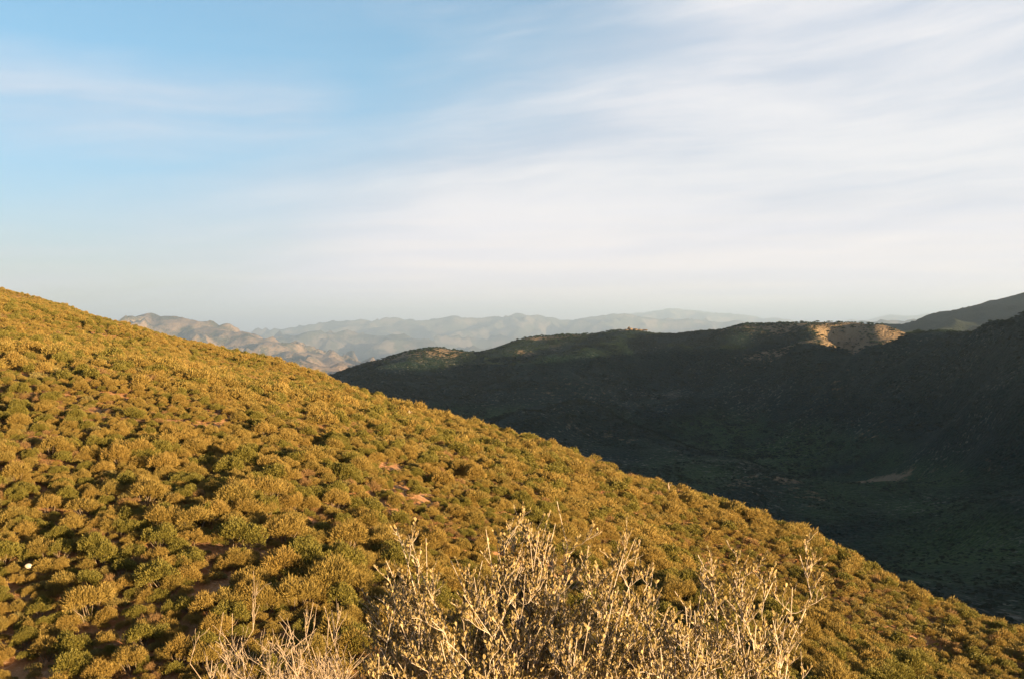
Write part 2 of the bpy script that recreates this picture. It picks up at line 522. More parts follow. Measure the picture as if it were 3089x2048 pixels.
def landforms(X, Y):
    """spurs that run down the face of the ridge, and low knolls"""
    z = np.zeros(X.shape)
    for pts, h in SPURS:
        p = np.array([P(*q) for q in pts])
        seg = np.linalg.norm(np.diff(p[:, :2], axis=0), axis=1)
        tot, acc = seg.sum(), 0.0
        best, tt = np.full(X.shape, 1e18), np.zeros(X.shape)
        for a, b, l in zip(p[:-1], p[1:], seg):
            d = b[:2] - a[:2]
            t = np.clip(((X - a[0]) * d[0] + (Y - a[1]) * d[1]) / (d @ d), 0, 1)
            dd = (X - a[0] - t * d[0]) ** 2 + (Y - a[1] - t * d[1]) ** 2
            k = dd < best
            best = np.where(k, dd, best)
            tt = np.where(k, (acc + t * l) / tot, tt)
            acc += l
        w = 34 + 40 * tt
        z = z + h * np.sin(np.clip(tt * 0.95 + 0.01, 0, 1) * np.pi) ** 0.8 * np.exp(-best / w ** 2 / 1.6) - h * 0.25 * np.sin(tt * np.pi) * np.exp(-best / (2.6 * w) ** 2)
    for px, py, D, r_, h in KNOLLS:
        x, y, _z = P(px, py, D)
        z = z + h * np.exp(-((X - x) ** 2 + ((Y - y) * 0.8) ** 2) / r_ ** 2)
    return z


VX = np.arange(-1500, 2701, 12.0)
VY = np.arange(-1100, 4001, 12.0)
v_me, VZ = grid_mesh('valley', VX, VY, valley_height)
vco = np.empty(len(v_me.vertices) * 3, np.float32)
v_me.vertices.foreach_get('co', vco)
vco = vco.reshape(-1, 3)
bare = np.zeros(len(vco))  # bare soil, plus tan painted on the crest as sunlit caps


def valley_hit(px, py):
    D = np.linspace(350, 2600, 4500)
    x, z = (px - CX) / F_PX * D, (HY - py) / F_PX * D
    i = int(np.argmax(bilinear(VZ, VX, VY, x, D) >= z))
    return x[i], D[i], z[i]


# the stony wash on the valley floor and the thin-soiled knolls beside it: (px, py, D, across, along, strength)
for px, py, D, ra, rb_, k in [(2600, 1456, 0, 12, 22, .7), (2640, 1450, 0, 13, 24, .9), (2685, 1443, 0, 13, 24, .9), (2730, 1434, 0, 13, 20, .7), (2800, 1432, 0, 16, 12, .4), (2880, 1428, 0, 16, 12, .35), (2980, 1422, 0, 16, 12, .4), (2370, 1446, 0, 12, 18, .8), (2330, 1438, 0, 12, 14, .6), (2270, 1436, 0, 14, 12, .4),
                             (2220, 1455, 1120, 26, 40, .5), (2440, 1500, 1010, 30, 40, .45), (1830, 1305, 1380, 22, 30, .4), (1730, 1288, 1430, 24, 26, .35), (1910, 1325, 1330, 18, 30, .35), (2020, 1352, 1270, 22, 26, .3), (2620, 1310, 1400, 30, 50, .4), (2500, 1180, 1750, 40, 60, .3), (1650, 1180, 1850, 60, 80, .25), (1800, 1160, 1900, 60, 90, .25)]:
    x, y, z = valley_hit(px, py)
    bare += k * np.exp(-((vco[:, 0] - x) / ra) ** 2 - ((vco[:, 1] - y) / rb_) ** 2)
# dry earth along the ridge crest, tan strengthened to paint its sunlit caps
for px, py, D, ra, rb_, k in [(1200, 1066, 2320, 50, 70, .9), (1270, 1062, 2330, 60, 80, 1.0), (1340, 1063, 2340, 60, 80, 1.0), (1440, 1066, 2420, 50, 70, .9), (1580, 1085, 2250, 30, 40, .7), (1640, 1022, 2480, 70, 60, .9), (1720, 1015, 2480, 70, 60, .8), (1900, 1008, 2480, 50, 60, 1.0), (1960, 1012, 2480, 60, 60, 1.0),
                             (2150, 1004, 2400, 60, 60, .8), (2240, 990, 2180, 60, 70, .9), (2310, 987, 2080, 60, 70, 1.0), (2380, 988, 2060, 50, 40, .7), (2450, 998, 2040, 40, 40, .4), (2540, 988, 1990, 60, 80, 1.0), (2600, 990, 1960, 60, 80, 1.0), (2660, 1000, 1950, 50, 80, 1.0), (2520, 1030, 1880, 30, 90, 1.0), (2690, 1035, 1820, 35, 90, .9), (2340, 1042, 1850, 60, 40, .9), (2400, 1055, 1800, 50, 40, .8)]:
    x, y, z = P(px, py, D)
    bare += 1.5 * k * np.exp(-((vco[:, 0] - x) / ra) ** 2 - ((vco[:, 1] - y) / rb_) ** 2)
float_attr(v_me, 'bare', np.clip(bare, 0, 1.4))
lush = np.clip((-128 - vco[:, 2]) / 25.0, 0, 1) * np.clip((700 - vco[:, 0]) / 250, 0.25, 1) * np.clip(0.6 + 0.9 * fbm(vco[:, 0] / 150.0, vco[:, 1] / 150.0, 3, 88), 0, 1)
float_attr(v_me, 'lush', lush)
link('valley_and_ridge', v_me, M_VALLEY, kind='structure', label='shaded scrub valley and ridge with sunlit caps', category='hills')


# ------------------------------------------------------------------ mountains beyond
def ridge_height(ridges, base, namp, nwave, seed, erode=0.8, far=1.0, gain=0.5):
    def f(X, Y):
        Z = np.full(X.shape, -1e9)
        wob = fbm(X / (nwave * 2.2), Y / (nwave * 2.2), 3, seed + 50)
        rg = ridged((X + wob * nwave * .5) / nwave, (Y - wob * nwave * .5) / nwave, 5, seed, gain) - 1.0
        for pts, width in ridges:
            p = np.array([P(q[0], q[1], q[2] * far) for q in pts])
            width = width * far
            best = np.full(X.shape, 1e18)
            h = np.zeros(X.shape)
            for a, b in zip(p[:-1], p[1:]):
                d = b[:2] - a[:2]
                t = np.clip(((X - a[0]) * d[0] + (Y - a[1]) * d[1]) / (d @ d), 0, 1)
                dd = (X - a[0] - t * d[0]) ** 2 + (Y - a[1] - t * d[1]) ** 2
                k = dd < best
                best = np.where(k, dd, best)
                h = np.where(k, a[2] + (b[2] - a[2]) * t, h)
            d = np.sqrt(best) / width
            fall = np.exp(-np.power(d * (1 + 0.25 * wob), 1.15))
            mid = np.clip(d * 3.2, 0.16, 1) * fall ** 0.6
            z = base + (h - base) * fall + rg * namp * mid * erode
            Z = np.maximum(Z, z)
        return Z + fbm(X / (nwave * .3), Y / (nwave * .3), 4, seed + 9, 0.6) * namp * 0.075
    return f


back_f = ridge_height([([(2560, 1040, 3900), (2700, 1004, 3700), (2790, 975, 3600), (2860, 938, 3500), (2960, 920, 3400), (3000, 908, 3350), (3089, 884, 3250), (3300, 830, 3100), (3700, 740, 2900)], 900)], -260, 80, 600, 64, 0.8, 1.7)
me, _ = grid_mesh('back_mountain', np.arange(1500, 7000, 22.0), np.arange(4700, 8100, 22.0), back_f)
link('back_mountain', me, M_BACK, kind='structure', label='blue shaded mountain rising at the far right', category='mountain')

left_f = ridge_height([
    ([(-300, 985, 7600), (150, 985, 7400), (340, 961, 7200), (400, 955, 7100), (470, 949, 7000), (540, 962, 6900), (620, 980, 6700), (700, 1003, 6500), (780, 1022, 6300), (830, 1043, 6100), (900, 1062, 5900), (1000, 1085, 5700), (1100, 1108, 5500), (1250, 1150, 5200)], 900),
    ([(470, 1000, 5200), (560, 1030, 5000), (660, 1052, 4900), (740, 1062, 4800), (830, 1085, 4700), (920, 1105, 4600), (1050, 1130, 4500)], 420),
    ([(930, 1062, 7600), (1010, 1075, 7400), (1100, 1104, 7200)], 400)], -1500, 600, 1750, 71, 1.0, 3.3, 0.48)
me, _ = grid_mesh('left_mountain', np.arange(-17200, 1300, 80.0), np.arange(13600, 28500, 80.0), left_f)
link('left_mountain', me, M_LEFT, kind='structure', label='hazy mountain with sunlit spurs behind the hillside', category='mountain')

far_f = ridge_height([
    ([(500, 1035, 17500), (700, 1010, 17500), (780, 1000, 17500), (900, 985, 17400), (1000, 972, 17300), (1080, 965, 17000), (1200, 962, 17000), (1300, 962, 17000), (1370, 957, 17000), (1450, 962, 17000), (1520, 956, 16800), (1570, 948, 16800), (1650, 956, 16800), (1720, 960, 16800), (1790, 948, 16600), (1850, 941, 16500), (1910, 945, 16500),
      (1960, 953, 16500), (2050, 957, 16500), (2150, 965, 16500), (2250, 973, 16300), (2400, 985, 16000), (2600, 995, 16000)], 1500),
    ([(1500, 985, 23000), (1800, 960, 23000), (1940, 942, 23000), (2020, 932, 23000), (2080, 938, 23000), (2200, 943, 23000), (2270, 957, 23000), (2400, 967, 22500), (2520, 972, 22500), (2600, 962, 22500), (2660, 954, 22500), (2720, 950, 22500), (2820, 944, 22500), (2950, 950, 22500), (3200, 962, 22500)], 1700),
    ([(200, 1075, 11000), (500, 1055, 11200), (650, 1040, 11400), (780, 1025, 11500), (900, 1012, 11500), (1050, 1006, 11500), (1150, 1008, 11300), (1220, 1022, 11000), (1300, 1042, 10600), (1420, 1065, 10200), (1600, 1090, 9800)], 1100),
    ([(1150, 1040, 14000), (1350, 1025, 14000), (1600, 1018, 14000), (1800, 1012, 14000), (2050, 1005, 13800), (2300, 1000, 13500), (2700, 1000, 13000)], 900),
    ([(2440, 1005, 9600), (2520, 985, 9500), (2600, 972, 9400), (2680, 966, 9300), (2760, 974, 9200), (2850, 990, 9000), (3100, 1000, 8800)], 900)], -2000, 950, 3400, 83, 1.0, 3.4)
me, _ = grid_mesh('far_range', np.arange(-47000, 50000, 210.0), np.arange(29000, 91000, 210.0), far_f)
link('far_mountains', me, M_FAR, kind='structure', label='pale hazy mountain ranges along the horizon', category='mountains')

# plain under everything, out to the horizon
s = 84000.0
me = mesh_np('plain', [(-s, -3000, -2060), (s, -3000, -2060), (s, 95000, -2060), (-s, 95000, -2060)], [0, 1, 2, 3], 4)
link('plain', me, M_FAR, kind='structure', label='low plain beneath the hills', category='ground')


# ------------------------------------------------------------------ plants
def unit(v):
    return v / np.maximum(np.linalg.norm(v, axis=-1, keepdims=True), 1e-9)


def rand_dirs(r, n):
    return unit(r.normal(size=(n, 3)))


def blades(r, base, direc, length, width, bend=0.15):
    """flat pointed blades (diamond quads) standing at base along direc"""
    n = len(base)
    side = unit(np.cross(direc, rand_dirs(r, n)))
    tip = base + direc * length[:, None] + rand_dirs(r, n) * (length * bend)[:, None]
    mid = base + direc * (length * 0.5)[:, None]
    v = np.stack([base, mid + side * (width * .5)[:, None], tip, mid - side * (width * .5)[:, None]], 1).reshape(-1, 3)
    return v


def tubes(paths, sides=5):
    """list of (points (n,3), radii (n)) -> verts, quads"""
    V, Fq, off = [], [], 0
    for p, rad in paths:
        p = np.asarray(p, float)
        n = len(p)
        t = np.gradient(p, axis=0)
        t = unit(t)
        ref = np.where(np.abs(t[:, 2:3]) > 0.9, np.array([[1.0, 0, 0]]), np.array([[0, 0, 1.0]]))
        a = unit(np.cross(t, ref))
        b = np.cross(t, a)
        ang = np.arange(sides) / sides * 2 * np.pi
        ring = p[:, None] + (a[:, None] * np.cos(ang)[None, :, None] + b[:, None] * np.sin(ang)[None, :, None]) * np.asarray(rad)[:, None, None]
        V.append(ring.reshape(-1, 3))
        i = np.arange(n * sides).reshape(n, sides) + off
        j = np.roll(i, -1, axis=1)
        Fq.append(np.stack([i[:-1], j[:-1], j[1:], i[1:]], -1).reshape(-1))
        off += n * sides
    return np.concatenate(V), np.concatenate(Fq)


def shrub_meshes(seed, kind, detail=1.0):
    """foliage and stem meshes of one shrub about 1 m in radius, standing on z = 0"""
    r = np.random.default_rng(seed)
    if kind == 'feathery':       # upright sprays
        nl, hh, up, L, wd, n = 21, 1.2, 0.34, (0.06, 0.15), (0.018, 0.034), 4600
    elif kind == 'leafy':        # rounder, denser, broad leaves
        nl, hh, up, L, wd, n = 20, 1.15, 0.30, (0.04, 0.09), (0.026, 0.056), 4800
    elif kind == 'dry':          # thin and open
        nl, hh, up, L, wd, n = 10, 0.85, 0.6, (0.12, 0.26), (0.012, 0.026), 1900
    else:                        # low grey mat
        nl, hh, up, L, wd, n = 14, 0.75, 0.5, (0.07, 0.16), (0.025, 0.050), 2400
    n = int(n * detail)
    k = 1 / math.sqrt(detail)
    a = r.uniform(0, 2 * np.pi, nl)
    q = np.sqrt(r.uniform(0, 1, nl)) * 0.72
    lob_c = np.stack([np.cos(a) * q, np.sin(a) * q, hh * (0.30 + 0.50 * (1 - q ** 2) * r.uniform(0.6, 1.15, nl))], -1)
    lob_r = r.uniform(0.22, 0.42, nl)
    pick = r.choice(nl, n, p=lob_r ** 2 / (lob_r ** 2).sum())
    d = rand_dirs(r, n)
    d[:, 2] = np.abs(d[:, 2]) * 0.9 - 0.15 * (r.uniform(size=n) < .35)
    d = unit(d)
    rad = lob_r[pick] * r.uniform(0.55, 1.0, n) ** 0.5
    base = lob_c[pick] + d * rad[:, None] * np.array([1.0, 1.0, 1.15])
    base[:, 2] = np.maximum(base[:, 2], 0.03)
    outw = unit(base - np.array([0, 0, 0.25]))
    direc = unit(outw * 0.6 + d * 0.5 + np.array([0, 0, up]) + rand_dirs(r, n) * 0.55)
    length = r.uniform(*L, n) * (0.8 + 0.4 * k) * np.where(r.uniform(size=n) < 0.06, 1.7, 1.0)
    width = r.uniform(*wd, n) * k
    v = blades(r, base, direc, length, width)
    tint = np.clip(r.normal(0.5, 0.24, n) + 0.25 * (r.uniform(size=nl)[pick] - 0.5), 0, 1)
    me = mesh_np('foliage_' + kind, v, np.arange(n * 4), 4)
    float_attr(me, 'tint', np.repeat(tint, 4))
    paths = []
    for i in range(min(nl, 9)):
        e = lob_c[i] * np.array([0.95, 0.95, 1.05])
        b = np.array([e[0] * 0.12, e[1] * 0.12, -0.15])
        m = (b + e) / 2 + r.normal(0, 0.06, 3)
        paths.append((np.stack([b, m, e]), [0.030, 0.020, 0.008]))
    sv, sf = tubes(paths, 4)
    sm = mesh_np('stems_' + kind, sv, sf, 4, True)
    return me, sm


M_LEAF = {
    'feathery': leaf_material('feathery_leaves', (0.092, 0.073, 0.016), (0.350, 0.243, 0.062), (0.275, 0.174, 0.043), 0.22, 0.85),
    'leafy': leaf_material('green_leaves', (0.060, 0.060, 0.012), (0.240, 0.188, 0.038), (0.170, 0.145, 0.028), 0.25, 0.5),
    'dry': leaf_material('dry_leaves', (0.15, 0.080, 0.030), (0.33, 0.20, 0.085), (0.22, 0.130, 0.045), 0.2, 0.5),
    'mat': leaf_material('grey_leaves', (0.125, 0.105, 0.032), (0.29, 0.220, 0.078), (0.21, 0.145, 0.04), 0.2, 0.5)}
M_STEM = bark_material('shrub_bark', (0.10, 0.065, 0.04), (0.24, 0.18, 0.12), 12)

KINDS = ['feathery', 'leafy', 'dry', 'mat']
NVAR = {'feathery': 6, 'leafy': 4, 'dry': 3, 'mat': 3}
PROTO = []           # (kind, foliage, stems, light foliage)
for ki, kd in enumerate(KINDS):
    for j in range(NVAR[kd]):
        f, sm = shrub_meshes(100 * ki + j, kd, 1.0)
        lf, _s = shrub_meshes(100 * ki + j, kd, 0.22)
        for q in (f, lf):
            q.materials.append(M_LEAF[kd])
        sm.materials.append(M_STEM)
        PROTO.append((kd, f, sm, lf))
KIND_IDX = {k: [i for i, p in enumerate(PROTO) if p[0] == k] for k in KINDS}

# where they stand: a jittered net over the hillside, thinned in sandy patches
sp = 0.56
gx, gy = np.meshgrid(np.arange(-300, 125, sp), np.arange(14, 560, sp * 0.9))
gx = gx + (np.arange(gx.shape[0])[:, None] % 2) * sp * 0.5
gx = (gx + rng.uniform(-.42, .42, gx.shape) * sp).ravel()
gy = (gy + rng.uniform(-.42, .42, gy.shape) * sp).ravel()
in_view = (np.abs(gx) < 0.545 * gy + 6) & (gy > 20)
gx, gy = gx[in_view], gy[in_view]
gz = ground(gx, gy)
SN = {}


def visible(x, y, z, slack=0.0):
    """is the point seen from the camera over the hillside"""
    ok = np.ones(len(x), bool)
    for t in np.linspace(0.12, 0.985, 70):
        ok &= ground(x * t, y * t) < z * t + slack
    return ok


PX = CX + gx / gy * F_PX
PY = HY - gz / gy * F_PX
seen = visible(gx, gy, gz + 1.6) & (PY < 2048 + 2.0 * F_PX / gy)
gap = fbm(gx / 4.6 + 0.3 * fbm(gx / 2.2, gy / 2.2, 2, 5), gy / 4.6, 3, 77)
gap2 = fbm(gx / 26.0, gy / 26.0, 2, 79)
keep = seen & (gap + 0.15 * gap2 > -0.56 - 0.22 * np.clip((gx - 2) / 12, 0, 1) + 0.10 * rng.normal(size=len(gx)))
# sandy patches the photograph shows (px, py, half width, half height)
for sx_, sy_, sw_, sh_ in [(250, 1310, 60, 22), (130, 1172, 70, 16), (530, 1420, 30, 26), (700, 1395, 45, 14), (920, 1400, 40, 16), (360, 1345, 45, 16), (1110, 1780, 55, 50), (590, 1880, 60, 22), (310, 1900, 60, 22), (40, 900, 80, 8), (280, 1010, 60, 8),
                           (980, 1230, 40, 8), (1140, 1335, 40, 12), (1290, 1520, 50, 14), (60, 2020, 110, 40), (1440, 1640, 30, 26), (2790, 1925, 40, 16), (480, 1585, 40, 26), (1000, 1600, 40, 20), (380, 1790, 40, 14)]:
    keep &= (((PX - sx_) / (sw_ * .5)) ** 2 + ((PY - sy_) / (sh_ * .55)) ** 2 > 1 + 0.8 * fbm(gx / 2.0, gy / 2.0, 2, 123)) | (rng.uniform(size=len(gx)) < .22)
gx, gy, gz, PX, PY, gap, gap2 = (a[keep] for a in (gx, gy, gz, PX, PY, gap, gap2))
N = len(gx)
size = np.clip(rng.lognormal(-1.04, 0.36, N), 0.16, 0.95) * np.clip(0.95 + 0.35 * gap2, 0.75, 1.2) * np.where(gy > 175, 0.9, 1.0)
u = rng.uniform(size=N) + 0.45 * fbm(gx / 14, gy / 14, 3, 93)
kind_i = np.where(u < 0.56, 0, np.where(u < 0.78, 1, np.where(u < 0.89, 2, 3)))
kind_i = np.where((size > 0.55) & (kind_i >= 2), 1, kind_i)
pid = np.array([rng.choice(KIND_IDX[KINDS[k]]) for k in kind_i])
rz = rng.uniform(0, 2 * np.pi, N)
tx, ty = rng.normal(0, 0.10, N), rng.normal(0, 0.10, N) + 0.05
hz = rng.uniform(0.90, 1.35, N)
size = size * (1 + 0.28 * np.clip((gx - 0) / 14, 0, 1))

# the 300 that show largest become things of their own
inframe = (PX > -20) & (PX < 3110) & (PY < 2048 + 0.45 * F_PX / gy)
score = np.where(inframe, size / gy, -1)
score = np.where((PX > 1180) & (PX < 2000) & (PY > 1790), -1, score)     # behind the big bush
near = np.argsort(-score)[:300]
LAB = {
    'feathery': ('feathery_shrub', 'feathery golden-olive shrub, one of many alike on the open sunlit slope', 'shrub', 'feathery shrubs on the hillside'),
    'leafy': ('leafy_shrub', 'rounded green leafy shrub, one of many alike on the open sunlit slope', 'shrub', 'green leafy shrubs on the hillside'),
    'dry': ('dry_shrub', 'thin dry brown shrub, one of many alike on the open sunlit slope', 'shrub', 'dry brown shrubs on the hillside'),
    'mat': ('low_shrub', 'low pale grey-green shrub, one of many alike on the open sunlit slope', 'shrub', 'low pale shrubs on the hillside')}
SHORT = {'feathery': 'feathery golden-olive shrub', 'leafy': 'rounded green leafy shrub', 'dry': 'thin dry brown shrub', 'mat': 'low pale grey-green shrub'}
own = {}
top = PY - size * F_PX / gy * 0.5
for lx, ly, what in [(86, 1742, 'the whitish boulder at the left edge'), (690, 1915, 'the bare forked bush'), (905, 1910, 'the pale twiggy bush'), (1150, 1740, 'the big leafy bush'), (2460, 1760, 'the spreading bush of long branches'), (250, 1308, 'the sandy patch with pale rocks')]:
    for rel, ok in (('just left of', lambda dx, dy: dx < -abs(dy)), ('just right of', lambda dx, dy: dx > abs(dy)), ('just upslope behind', lambda dx, dy: dy < -abs(dx)), ('just below', lambda dx, dy: dy > abs(dx))):
        c = [(math.hypot(PX[i] - lx, top[i] - ly), i) for i in near if i not in own and ok(PX[i] - lx, top[i] - ly) and 20 < math.hypot(PX[i] - lx, top[i] - ly) < 190]
        if c:
            i = min(c)[1]
            own[i] = SHORT[KINDS[kind_i[i]]] + ' ' + rel + ' ' + what
for k, kd in enumerate(KINDS):
    c = [i for i in near if kind_i[i] == k and i not in own]
    if c:
        own[max(c, key=lambda i: size[i])] = 'largest ' + SHORT[kd] + ' on the near sunlit slope'
for i in near:
    kd, f, sm, lf = PROTO[pid[i]]
    nm, lab, cat, grp = LAB[kd]
    root = bpy.data.objects.new(nm, None)
    root.empty_display_size = 0.3
    COL.objects.link(root)
    root['label'], root['category'], root['group'] = own.get(i, lab), cat, grp
    root.location = (gx[i], gy[i], gz[i] - 0.06)
    root.rotation_euler = (tx[i], ty[i], rz[i])
    root.scale = (size[i], size[i], size[i] * hz[i])
    for part, me in (('foliage', f), ('stems', sm)):
        o = bpy.data.objects.new(part, me)
        COL.objects.link(o)
        o.parent = root

# all the others are one mass of cover, with small undergrowth in the gaps
rest = np.setdiff1d(np.arange(N), near)
us = 0.50
ux, uy = np.meshgrid(np.arange(-110, 70, us), np.arange(26, 150, us))
ux, uy = (ux + rng.uniform(-.5, .5, ux.shape) * us).ravel(), (uy + rng.uniform(-.5, .5, uy.shape) * us).ravel()
uk = (np.abs(ux) < 0.535 * uy + 2)
ux, uy = ux[uk], uy[uk]
uz = ground(ux, uy)
uk = visible(ux, uy, uz + 0.8) & (HY - uz / uy * F_PX < 2060) & (fbm(ux / 1.7, uy / 1.7, 3, 141) > -0.25 + 0.2 * rng.normal(size=len(ux)))
for sx_, sy_, sw_, sh_ in [(250, 1310, 60, 22), (530, 1420, 30, 26), (1110, 1780, 55, 50), (590, 1880, 60, 22), (310, 1900, 60, 22), (60, 2020, 110, 40)]:
    uk &= (((CX + ux / uy * F_PX - sx_) / (sw_ * .5)) ** 2 + ((HY - uz / uy * F_PX - sy_) / (sh_ * .55)) ** 2 > 1) | (rng.uniform(size=len(ux)) < .15)
ux, uy, uz = ux[uk], uy[uk], uz[uk]
nu = len(ux)
upid = np.array([KIND_IDX[k][0] for k in ('feathery', 'dry', 'mat', 'leafy')])[rng.choice(4, nu, p=[.42, .20, .24, .14])] + rng.integers(0, 3, nu)
usz = np.clip(rng.lognormal(-1.75, 0.35, nu), 0.08, 0.34)
print('undergrowth', nu)
lib = bpy.data.collections.new('shrub_kinds')
for i, (kd, f, sm, lf) in enumerate(PROTO):
    lib.objects.link(bpy.data.objects.new('cover_a_%02d' % i, f))
for i, (kd, f, sm, lf) in enumerate(PROTO):
    lib.objects.link(bpy.data.objects.new('cover_b_%02d' % i, lf))
pm = bpy.data.meshes.new('scrub_cover')
pm.from_pydata(np.concatenate([np.stack([gx, gy, gz - 0.06], -1)[rest], np.stack([ux, uy, uz - 0.03], -1)]).tolist(), [], [])
idx = np.concatenate([np.where(gy[rest] < 75, pid[rest], pid[rest] + len(PROTO)), upid + len(PROTO)]).astype(np.int32)
a = pm.attributes.new('pick', 'INT', 'POINT')
a.data.foreach_set('value', idx)
a = pm.attributes.new('turn', 'FLOAT_VECTOR', 'POINT')
a.data.foreach_set('vector', np.concatenate([np.stack([tx, ty, rz], -1)[rest], np.stack([np.zeros(nu), np.zeros(nu), rng.uniform(0, 6.28, nu)], -1)]).astype(np.float32).ravel())
a = pm.attributes.new('grow', 'FLOAT_VECTOR', 'POINT')
a.data.foreach_set('vector', np.concatenate([np.stack([size, size, size * hz], -1)[rest], np.stack([usz, usz, usz * 1.1], -1)]).astype(np.float32).ravel())
ng = bpy.data.node_groups.new('scrub_cover', 'GeometryNodeTree')
ng.interface.new_socket('Geometry', in_out='INPUT', socket_type='NodeSocketGeometry')
ng.interface.new_socket('Geometry', in_out='OUTPUT', socket_type='NodeSocketGeometry')
gi, go = ng.nodes.new('NodeGroupInput'), ng.nodes.new('NodeGroupOutput')
iop = ng.nodes.new('GeometryNodeInstanceOnPoints')
ci = ng.nodes.new('GeometryNodeCollectionInfo')
ci.inputs['Collection'].default_value = lib
ci.inputs['Separate Children'].default_value = True
ci.inputs['Reset Children'].default_value = True
ng.links.new(gi.outputs[0], iop.inputs['Points'])
ng.links.new(ci.outputs[0], iop.inputs['Instance'])
iop.inputs['Pick Instance'].default_value = True
for nm, typ, sock in (('pick', 'INT', 'Instance Index'), ('turn', 'FLOAT_VECTOR', 'Rotation'), ('grow', 'FLOAT_VECTOR', 'Scale')):
    na = ng.nodes.new('GeometryNodeInputNamedAttribute')
    na.data_type = typ
    na.inputs['Name'].default_value = nm
    ng.links.new(na.outputs['Attribute'], iop.inputs[sock])
ng.links.new(iop.outputs[0], go.inputs[0])
cover = link('scrub_cover', pm, None, kind='stuff', label='dense olive scrub covering the rest of the sunlit hillside', category='scrub')
md = cover.modifiers.new('scatter', 'NODES')
md.node_group = ng


# scrub over the shaded valley and the faces of the ridge, one mass
M_SHADE_LEAF = leaf_material('darkened_valley_leaves', (0.003, 0.010, 0.006), (0.012, 0.034, 0.018), (0.020, 0.034, 0.013), 0.15, 0.6)  # darkened copy of the leaf colours, shade put into the albedo
lib2 = bpy.data.collections.new('valley_shrub_kinds')
for i in range(4):
    f, _s = shrub_meshes(700 + i, 'leafy', 0.16)
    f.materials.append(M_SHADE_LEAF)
    lib2.objects.link(bpy.data.objects.new('clump_%02d' % i, f))
nv = 90000
vy = np.sqrt(rng.uniform(300.0 ** 2, 2500.0 ** 2, nv))
vx = rng.uniform(-0.20, 0.56, nv) * vy
vz = bilinear(VZ, VX, VY, vx, vy)
ok = fbm(vx / 45, vy / 45, 3, 61) + 0.8 * fbm(vx / 170, vy / 170, 3, 66) > -0.15 + 0.22 * rng.normal(size=nv)
bare_xy = np.zeros(nv)
ok &= (vz > -400)
vx, vy, vz = vx[ok], vy[ok], vz[ok]
nv = len(vx)
vs_ = np.clip(rng.lognormal(0.35, 0.35, nv), 0.6, 3.2) * np.clip(vy / 1100, 0.8, 1.5)
vm = bpy.data.meshes.new('valley_scrub')
vm.from_pydata(np.stack([vx, vy, vz - 0.3], -1).tolist(), [], [])
a = vm.attributes.new('pick', 'INT', 'POINT')
a.data.foreach_set('value', rng.integers(0, 4, nv).astype(np.int32))
a = vm.attributes.new('turn', 'FLOAT_VECTOR', 'POINT')
a.data.foreach_set('vector', np.stack([np.zeros(nv), np.zeros(nv), rng.uniform(0, 6.28, nv)], -1).astype(np.float32).ravel())
a = vm.attributes.new('grow', 'FLOAT_VECTOR', 'POINT')
a.data.foreach_set('vector', np.stack([vs_, vs_, vs_ * 0.8], -1).astype(np.float32).ravel())
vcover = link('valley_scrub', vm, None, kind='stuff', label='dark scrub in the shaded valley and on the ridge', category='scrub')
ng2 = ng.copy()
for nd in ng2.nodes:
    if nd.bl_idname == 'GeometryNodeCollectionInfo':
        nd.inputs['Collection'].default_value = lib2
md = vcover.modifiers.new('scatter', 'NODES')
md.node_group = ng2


# ------------------------------------------------------------------ foreground bushes
def curve_path(r, a, b, n, wob, sag=0.0):
    """a crooked path from a to b"""
    a, b = np.asarray(a, float), np.asarray(b, float)
    t = np.linspace(0, 1, n)
    p = a + (b - a) * t[:, None]
    L = np.linalg.norm(b - a)
    k = r.normal(0, wob * L, (n, 3))
    k = np.cumsum(k, 0)
    k = k - k[0] - (k[-1] - k[0]) * t[:, None]
    p = p + k * 0.55
    p[:, 2] += sag * L * np.sin(t * np.pi)
    return p


